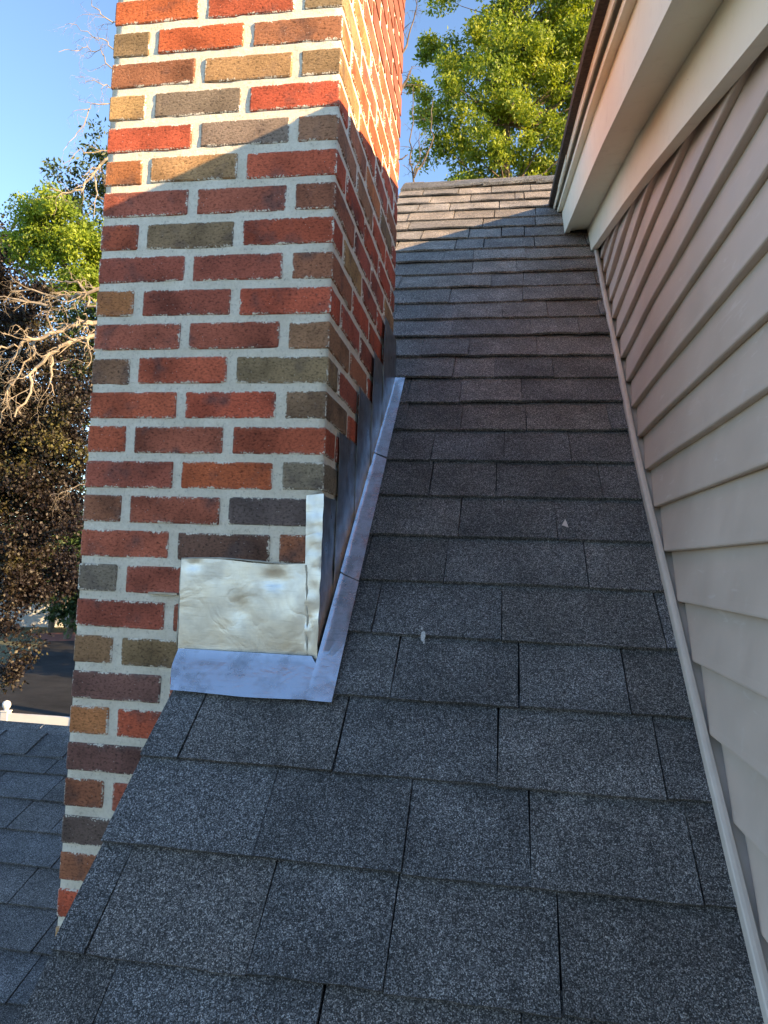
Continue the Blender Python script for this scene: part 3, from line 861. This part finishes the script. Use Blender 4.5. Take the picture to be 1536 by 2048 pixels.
mb = MB()
for (xx, s_, a_, b_) in ((.190, .060, .0045, .011), (.186, .078, .002, .003), (.193, .046, .0018, .004)):
    ring = [rp(xx + a_*math.cos(k*.7854), s_ + b_*math.sin(k*.7854)*random.uniform(.8, 1.2), .0118) for k in range(8)]
    mb.loft([ring, [p + Vector((0, -.0005, .0007)) for p in ring]])
o = mb.build("bird_dropping", mat_plain("lime_white", (.55, .55, .54), .8, 400, .3)); tag(o, "whitish bird dropping on the shingle right of the metal apron", "dropping")

# ------------------------------------------------------------------ trees
def leaves_mesh(name, centers, radii, n_per, size, mat, parent, aspect=2.0, droop=0.0, seed=1):
    r = np.random.default_rng(seed)
    cen = np.repeat(np.array(centers), n_per, axis=0); rad = np.repeat(np.array(radii), n_per)
    n = len(cen)
    d = r.normal(size=(n, 3)); d /= np.linalg.norm(d, axis=1)[:, None]
    rr = r.random(n)**0.5
    pos = cen + d*(rr*rad)[:, None]*np.array([1, 1, .8])
    ax = r.normal(size=(n, 3)) + np.array([0, 0, -droop]); ax /= np.linalg.norm(ax, axis=1)[:, None]
    bx = np.cross(ax, r.normal(size=(n, 3))); bx /= np.linalg.norm(bx, axis=1)[:, None]
    nx = np.cross(ax, bx)
    sz = size*r.uniform(.6, 1.35, n)[:, None]
    w = sz/aspect
    v = np.empty((n, 5, 3))
    v[:, 0] = pos; v[:, 1] = pos + ax*sz*.5 + bx*w*.5 + nx*w*.15; v[:, 2] = pos + ax*sz; v[:, 3] = pos + ax*sz*.5 - bx*w*.5 + nx*w*.15
    v[:, 4] = pos + ax*sz*.5
    V = v.reshape(-1, 3)
    me = bpy.data.meshes.new(name); me.vertices.add(len(V)); me.vertices.foreach_set('co', V.ravel())
    base = np.arange(n)*5
    tri = np.stack([base, base+1, base+2, base, base+2, base+3], axis=1).reshape(-1)
    # two triangles meeting along the midrib
    nt = n*2
    me.loops.add(nt*3); me.polygons.add(nt)
    me.loops.foreach_set('vertex_index', tri.astype(np.int32))
    me.polygons.foreach_set('loop_start', (np.arange(nt)*3).astype(np.int32)); me.polygons.foreach_set('loop_total', np.full(nt, 3, np.int32))
    me.update(); me.validate(); me.materials.append(mat)
    o = bpy.data.objects.new(name, me); C.objects.link(o); o.parent = parent
    if parent: o.matrix_parent_inverse = Matrix.Translation(-parent.location)
    return o

def tree(name, label, cat, foot, blobs, nclump, n_per, leaf, mat, bark, trunk_r, crad=(.35, .7), group=None, aspect=2.0, droop=.2, seed=1, trunk_top=None, limb=.5):
    r = random.Random(seed)
    root = empty(name, foot); tag(root, label, cat, group)
    cs, rs = [], []
    vol = [b[1]**3 if not isinstance(b[1], tuple) else b[1][0]*b[1][1]*b[1][2] for b in blobs]
    tot = sum(vol)
    for (c, R), w in zip(blobs, vol):
        Rx, Ry, Rz = (R, R, R) if not isinstance(R, tuple) else R
        for _ in range(max(3, int(nclump*w/tot))):
            d = Vector((r.gauss(0, 1), r.gauss(0, 1), r.gauss(0, 1))).normalized()*(r.random()**.42)
            cs.append(Vector(c) + Vector((d.x*Rx, d.y*Ry, d.z*Rz))); rs.append(r.uniform(*crad))
    leaves_mesh("crown", [tuple(c) for c in cs], rs, n_per, leaf, mat, root, aspect, droop, seed)
    # trunk and limbs
    mb = MB(); ft = Vector(foot); top = Vector(trunk_top) if trunk_top else max(cs, key=lambda c: c.z)
    tp = []
    for i in range(11):
        t = i/10; p = ft.lerp(top, t); p += Vector((r.uniform(-.12, .12), r.uniform(-.12, .12), 0))*min(1, t*3)
        tp.append(p)
    mb.tube(tp, [trunk_r*(1-.88*i/10) for i in range(11)], 8)
    mb.build("trunk", bark, root).matrix_parent_inverse = Matrix.Translation(-root.location)
    mb = MB()
    for c in cs:
        if r.random() > limb: continue
        k = min(range(1, 10), key=lambda q: abs(tp[q].z - (c.z - .35*(c - tp[q]).to_2d().length)))
        a = tp[k]; m1 = a.lerp(c, .4) + Vector((r.uniform(-.2, .2), r.uniform(-.2, .2), r.uniform(-.1, .35)))
        m2 = a.lerp(c, .75) + Vector((r.uniform(-.2, .2), r.uniform(-.2, .2), r.uniform(-.05, .25)))
        rr = trunk_r*(1-.88*k/10)*.38
        mb.tube([a, m1, m2, c], [rr, rr*.6, rr*.35, rr*.12], 5)
    mb.build("limbs", bark, root).matrix_parent_inverse = Matrix.Translation(-root.location)
    return root

GREEN = mat_leaf("leaf_green", [(0.12, (.040, .072, .014)), (0.32, (.12, .19, .026)), (0.54, (.26, .34, .042)), (0.82, (.44, .47, .07))], 0.9, .45)
OLIVE = mat_leaf("leaf_light_green", [(0.15, (.06, .105, .015)), (0.42, (.16, .25, .028)), (0.70, (.30, .39, .05)), (0.92, (.40, .44, .07))], 0.9, .40)
DGREEN = mat_leaf("leaf_dark_green", [(0.2, (.012, .030, .010)), (0.55, (.035, .065, .018)), (0.85, (.08, .115, .03))], 0.8, .25)
COPPER = mat_leaf("leaf_copper", [(0.15, (.008, .006, .007)), (0.46, (.017, .011, .011)), (0.60, (.028, .022, .014)), (0.74, (.075, .070, .022)), (0.90, (.17, .15, .042))], 0.55, .14)

# big sunlit tree behind the ridge
D = 17.0
blobs = [(at(1010, 60, D), (2.0, 1.6, 2.0)), (at(1100, -40, D+.5), (1.8, 1.6, 1.8)), (at(1000, 250, D), (1.7, 1.5, 1.5)), (at(905, 230, D-.3), (1.15, 1.0, 1.3)), (at(895, 120, D), (.8, .8, .75)),
         (at(1090, 190, D+.6), (1.6, 1.6, 1.9)), (at(1180, 60, D+.8), (1.8, 1.6, 2.0)), (at(940, 345, D), (1.3, 1.1, .9)), (at(1080, 340, D), (1.6, 1.4, 1.1)), (at(1200, 300, D+1), (1.6, 1.6, 1.6)),
         (at(1060, -110, D+.8), (1.6, 1.6, 1.2))]
ft = at(985, 400, D+.2); ft.z = GZ
tree("leafy_tree", "large sunlit green tree rising behind the roof ridge", "tree", ft, blobs, 430, 270, .10, GREEN, BARK, .26, (.22, .50), aspect=2.2, droop=.5, seed=5, trunk_top=at(1030, -60, D+.4), limb=.45)
# light green tree at the left
D = 14.5
blobs = [(at(95, 450, D), (.90, .8, .63)), (at(150, 520, D), (.85, .7, .57)), (at(60, 500, D), (.6, .6, .42)), (at(205, 560, D), (.7, .7, .5)), (at(260, 520, D+.5), (1.0, .9, .85))]
ft = at(330, 600, D+.3); ft.z = GZ
tree("leafy_tree", "bright yellow-green tree above the copper-leaved tree at the left", "tree", ft, blobs, 170, 220, .075, OLIVE, BARK, .16, (.18, .36), aspect=2.0, seed=8, trunk_top=at(235, 480, D+.3), limb=.3)
# darker green tree behind it, its top beside the chimney
D = 30.0
blobs = [(at(200, 310, D), (.9, .9, 1.3)), (at(165, 370, D), (1.5, 1.2, 1.1)), (at(215, 420, D), (2.2, 1.6, 2.0)), (at(160, 620, D), (2.4, 1.6, 1.6)), (at(190, 760, D), (2.6, 2, 2.2)), (at(250, 600, D), (3, 2, 3))]
ft = at(330, 500, D+.2); ft.z = GZ
tree("leafy_tree", "dark green tree standing farthest back, touching the chimney's left edge", "tree", ft, blobs, 260, 70, .20, DGREEN, BARK, .3, (.35, .7), aspect=2.2, seed=12, trunk_top=at(200, 300, D+.2))
# copper-leaved maple
D = 17.5
blobs = [(at(15, 560, D), (1.5, 1.4, 1.2)), (at(-60, 700, D+.3), (2.0, 2.0, 2.0)), (at(60, 760, D+.6), (1.7, 1.6, 1.5)), (at(110, 880, D+.4), (1.15, 1.3, 1.5)), (at(25, 930, D), (1.8, 1.6, 1.6)), (at(70, 1060, D-.2), (1.35, 1.3, 1.1)),
         (at(-20, 1130, D-.6), (1.5, 1.4, 1.5)), (at(30, 1190, D-.8), (.75, .8, .75)), (at(5, 1290, D-1.1), (.48, .6, .7)), (at(135, 1000, D+.8), (.7, .9, 1.2)), (at(100, 1120, D), (.7, .8, .7)), (at(60, 1215, D-.5), (.5, .6, .6)), (at(112, 1190, D+.2), (.38, .5, .6)), (at(15, 1330, D-1.2), (.32, .4, .4)), (at(-120, 900, D), (2.2, 2.0, 2.6))]
ft = at(-90, 1100, D+.6); ft.z = GZ
tree("copper_maple", "dark copper-leaved tree spreading over the driveway at the left edge", "tree", ft, blobs, 560, 300, .078, COPPER, BARK, .30, (.30, .60), aspect=1.25, droop=.6, seed=21, trunk_top=at(-30, 560, D+.4), limb=.35)
# dark shrubs and trees at the end of the driveway
D = 44.0
for q, (u, v, R) in enumerate([(150, 1120, 3.0), (115, 1060, 3.2), (215, 1120, 5), (60, 1010, 4), (-20, 1060, 4.5), (138, 1205, 1.5)]):
    c = at(u, v, (D + q*1.1) if q < 5 else 41.0); ft = Vector((c.x, c.y, GZ))
    tree("hedge_tree", ["dark tree directly left of the chimney beyond the driveway", "dark tree above the white house beyond the driveway", "dark tree behind the chimney beyond the driveway", "dark tree behind the copper-leaved tree, left of the white house", "leftmost dark tree behind the copper-leaved tree",
         "low dark shrub beside the white house"][q], "shrub" if q == 5 else "tree", ft, [(c, (R, R*.8, R*1.05))], 60 if q < 5 else 25, 90, .28, DGREEN, BARK, .2, (.5, 1.1), "trees beyond the driveway", seed=40+q, limb=.2)

for q, (x, y, R, lab) in enumerate([(-6.5, 25, 4.2, "nearer of the unseen trees added behind the chimney to shade the driveway"), (-9.0, 33, 4.5, "farther of the unseen trees added behind the chimney to shade the driveway")]):
    tree("shade_tree", lab, "tree", Vector((x, y, GZ)), [(Vector((x, y, -1.6)), (R, R*.8, R))], 90, 90, .34, DGREEN, BARK, .25, (.6, 1.2), "trees beyond the driveway", seed=60+q, limb=.2)  # unseen trees, added to cast shade on the driveway

# bare trees
def bare_tree(name, label, foot, trunk_pts, limbs, seed, mat, tr=.16, twig_len=.9, density=1.0, group=None):
    r = random.Random(seed)
    root = empty(name, foot); tag(root, label, "tree", group)
    mb = MB()
    mb.tube(trunk_pts, [tr*(1-.75*i/(len(trunk_pts)-1)) for i in range(len(trunk_pts))], 8)
    mb.build("trunk", mat, root).matrix_parent_inverse = Matrix.Translation(-root.location)
    mb = MB()
    def twig(p, d, ln, rad, depth):
        pts = [p]; q = p.copy(); dd = d.normalized()
        n = 5
        for i in range(n):
            dd = (dd + Vector((r.gauss(0, .28), r.gauss(0, .28), r.gauss(-.05, .28)))).normalized()
            q = q + dd*ln/n; pts.append(q.copy())
        mb.tube(pts, [rad*(1-.8*i/n) for i in range(n+1)], 4 if depth else 5)
        if depth > 0:
            for i in range(1, n+1):
                if r.random() < .75*density:
                    nd = (dd + Vector((r.gauss(0, .7), r.gauss(0, .7), r.gauss(-.15, .6)))).normalized()
                    twig(pts[i], nd, ln*r.uniform(.4, .7), rad*.55, depth-1)
    for (pts, r0, tw) in limbs:
        # resample with a little wobble
        P = []
        for i in range(len(pts)-1):
            for k in range(3):
                t = k/3; P.append(pts[i].lerp(pts[i+1], t) + Vector((r.gauss(0, .02), r.gauss(0, .02), r.gauss(0, .02)))*(1 if i or k else 0))
        P.append(pts[-1]); n = len(P); r0 *= .8
        mb.tube(P, [r0*(1-.72*i/(n-1)) for i in range(n)], 6)
        for i in range(2, n):
            for _ in range(tw):
                if r.random() < .62*density:
                    d = (P[i]-P[i-1]).normalized()
                    nd = (d + Vector((r.gauss(0, .6), r.gauss(0, .6), r.gauss(-.25, .6)))).normalized()
                    twig(P[i], nd, twig_len*r.uniform(.35, 1.0), r0*(1-.72*i/(n-1))*.5, 2)
    o = mb.build("branches", mat, root); o.matrix_parent_inverse = Matrix.Translation(-root.location)
    return root
def pl(crop, pts, d, dd=.0, ox=0, oy=0, sc=1):
    return [at(ox + x/sc, oy + y/sc, d + dd*i) for i, (x, y) in enumerate(pts)]
D = 12.5
A = lambda pts, dd=-.1: pl(None, pts, D, dd, 0, 400, 3.412)
B = lambda pts, dd=-.1: pl(None, pts, D, dd, 0, 0, 3.413)
hub = at(250, 640, D+.2)
limbs = [
 ([hub] + A([(622,840),(560,825),(430,880),(300,940),(200,950),(100,1000),(-30,1010)]), .062, 2),
 ([hub] + A([(620,950),(540,950),(420,1000),(340,1060),(200,1190),(205,1330),(100,1480)]), .060, 2),
 (A([(330,930),(240,960),(230,1030),(180,1100),(90,1250)]), .040, 2),
 (A([(350,1060),(350,1150),(350,1250),(370,1330)]), .030, 2),
 ([at(250, 560, D)] + A([(600,650),(500,650),(400,665),(240,620),(80,620)], .08), .042, 2),
 ([at(250, 600, D)] + A([(620,730),(560,590),(530,560),(420,560),(260,520)], .08), .032, 1),
 (A([(330,725),(170,690),(60,670),(-40,660)], .05), .034, 2),
 (A([(90,1250),(60,1300),(40,1400),(-10,1530)], .03), .028, 2),
 (A([(200,950),(110,1050),(60,1130),(0,1200)], .05), .026, 2),
 ([at(235, 300, D)] + B([(720,1085),(640,1170),(560,1290),(430,1310),(340,1290)]), .034, 2),
 (B([(640,1190),(660,1330),(640,1480)]), .020, 2),
 ([at(240, 210, D)] + B([(745,705),(650,710),(600,740),(500,760)]), .016, 1),
 (B([(610,740),(590,820),(510,930),(430,1030)]), .014, 1),
 ([at(240, 180, D)] + B([(765,600),(710,570),(640,560),(530,525)]), .016, 1),
 ([at(240, 155, D)] + B([(770,490),(720,420),(680,340),(600,320),(500,350),(400,355)]), .016, 1),
 ([at(240, 105, D)] + B([(770,330),(720,280),(660,260),(560,210),(450,165)]), .016, 1),
 ([at(250, 55, D)] + B([(785,150),(700,100),(640,40),(590,-30)]), .018, 1),
 ([at(240, 300, D)] + B([(700,1030),(600,1050),(550,1020),(430,1120)]), .018, 1),
 ([at(250, 980, D)] + [at(160, 970, D), at(130, 985, D), at(100, 990, D)], .016, 1),
]
ft = at(300, 1100, D+.3); ft.z = GZ
tp = [ft, at(300, 1250, D+.3), at(290, 900, D+.3), at(275, 640, D+.25), at(270, 400, D+.2), at(265, 150, D+.2), at(262, -60, D+.2)]
bare_tree("dead_tree", "pale leafless tree with drooping branches reaching out left of the chimney", ft, tp, limbs, 3, DEADWOOD, .17, .50, .72)
D = 14.5
Rr = lambda pts: pl(None, pts, D, .05, 620, 0, 2.477)
limbs = [(Rr([(515,950),(515,895),(505,800),(500,700),(505,560),(510,430)]), .030, 1), (Rr([(515,880),(570,780),(610,680),(600,560),(612,480)]), .028, 1),
         (Rr([(380,520),(440,460),(480,390),(500,350)]), .055, 1), (Rr([(400,400),(445,290),(480,220),(500,150),(530,60),(520,-30)]), .036, 1),
         (Rr([(430,260),(450,180),(460,100),(480,-20)]), .030, 1), (Rr([(390,820),(435,795),(485,765)]), .040, 0), (Rr([(515,860),(540,760),(545,650)]), .018, 1)]
ft = at(800, 500, D+.2); ft.z = GZ
tp = [ft, at(770, 700, D+.2), at(772, 400, D+.2), at(778, 200, D+.1), at(780, 0, D)]
bare_tree("dead_tree", "slim leafless tree in the sky gap right of the chimney", ft, tp, limbs, 9, mat_plain("grey_bark", (.13, .10, .08), .9, 6, .3), .12, .50, .6)

# ------------------------------------------------------------------ white vinyl fence beyond the lower roof
fence = empty("vinyl_fence", at(0, 1440, 13.4)); fence.location.z = GZ
tag(fence, "white vinyl fence with ball-topped post beyond the lower roof", "fence")
p0 = at(-140, 1417, 13.6); p1 = at(12, 1426, 13.4); p2 = at(330, 1463, 13.0)
zf = p1.z; dirv = (p2-p1); dirv.z = 0; dirv.normalize(); nrm = Vector((-dirv.y, dirv.x, 0))
def fpart(name, a, b_, w, z0, z1):
    mb = MB(); rings = []
    for p in (a, b_): rings.append([(p.x-nrm.x*w, p.y-nrm.y*w, z0), (p.x+nrm.x*w, p.y+nrm.y*w, z0), (p.x+nrm.x*w, p.y+nrm.y*w, z1), (p.x-nrm.x*w, p.y-nrm.y*w, z1)])
    mb.loft(rings); o = mb.build(name, WHITE, fence); o.matrix_parent_inverse = Matrix.Translation(-fence.location); return o
L_ = 2.4
a = p1 - dirv*L_; c = p1; e2 = p1 + dirv*L_
for (s_, t_) in ((a, c), (c, e2)):
    fpart("top_rail", s_, t_, .035, zf-.16, zf+.0)
    fpart("bottom_rail", s_, t_, .03, GZ+.10, GZ+.25)
    for k in range(15):
        u0 = s_.lerp(t_, (k+.08)/15); u1 = s_.lerp(t_, (k+.92)/15); fpart("picket", u0, u1, .011, GZ+.25, zf-.16)
for p in (a, c, e2):
    mb = MB(); h = .064
    mb.box((p.x-h, p.y-h, GZ), (p.x+h, p.y+h, zf+.03)); mb.box((p.x-h-.012, p.y-h-.012, zf+.03), (p.x+h+.012, p.y+h+.012, zf+.05))
    o = mb.build("post", WHITE, fence); o.matrix_parent_inverse = Matrix.Translation(-fence.location)
    mb = MB(); mb.lathe((p.x, p.y, zf+.05), [(.045, 0), (.04, .02), (.062, .05), (.078, .09), (.074, .13), (.052, .165), (.01, .185)], 14)
    o = mb.build("finial", WHITE, fence, True); o.matrix_parent_inverse = Matrix.Translation(-fence.location)

# ------------------------------------------------------------------ white house at the end of the driveway
hc = at(95, 1262, 47.0); fh = empty("far_house", (hc.x, hc.y, GZ)); tag(fh, "small white clapboard house at the far end of the driveway", "house")
ang = math.radians(28); ux = Vector((math.cos(ang), math.sin(ang), 0)); uy = Vector((-ux.y, ux.x, 0))
def hp(x, y, z): return Vector((hc.x, hc.y, GZ)) + ux*x + uy*y + Vector((0, 0, z))
def hbox(name, x0, x1, y0, y1, z0, z1, mat):
    mb = MB(); mb.add([hp(x0,y0,z0),hp(x1,y0,z0),hp(x1,y1,z0),hp(x0,y1,z0),hp(x0,y0,z1),hp(x1,y0,z1),hp(x1,y1,z1),hp(x0,y1,z1)],
        [(0,3,2,1),(4,5,6,7),(0,1,5,4),(1,2,6,5),(2,3,7,6),(3,0,4,7)])
    o = mb.build(name, mat, fh); o.matrix_parent_inverse = Matrix.Translation(-fh.location); return o
wall = hbox("wall", -5, 5, 0, 6, 0, 3.4, PALE)
for k in range(17): hbox("clapboard", -5.02, 5.02, -.03, .0, k*.2+.012, k*.2+.19, PALE)
for wx in (-3.6, -1.6, -.2, .9, 3.2):
    w = hbox("window", wx-.45, wx+.45, -.07, -.03, 1.45, 2.75, PALE)
    g_ = hbox("pane", wx-.38, wx+.38, -.085, -.071, 1.52, 2.68, GLASS)
mb = MB(); mb.add([hp(-5.4,-.5,3.3),hp(5.4,-.5,3.3),hp(5.4,6.5,3.3),hp(-5.4,6.5,3.3),hp(-5.4,3,5.4),hp(5.4,3,5.4)], [(0,1,5,4),(2,3,4,5),(0,4,3),(1,2,5),(0,3,2,1)])
o = mb.build("roof", mat_plain("far_roof", (.08, .075, .075), .9, 3, .2), fh); o.matrix_parent_inverse = Matrix.Translation(-fh.location)
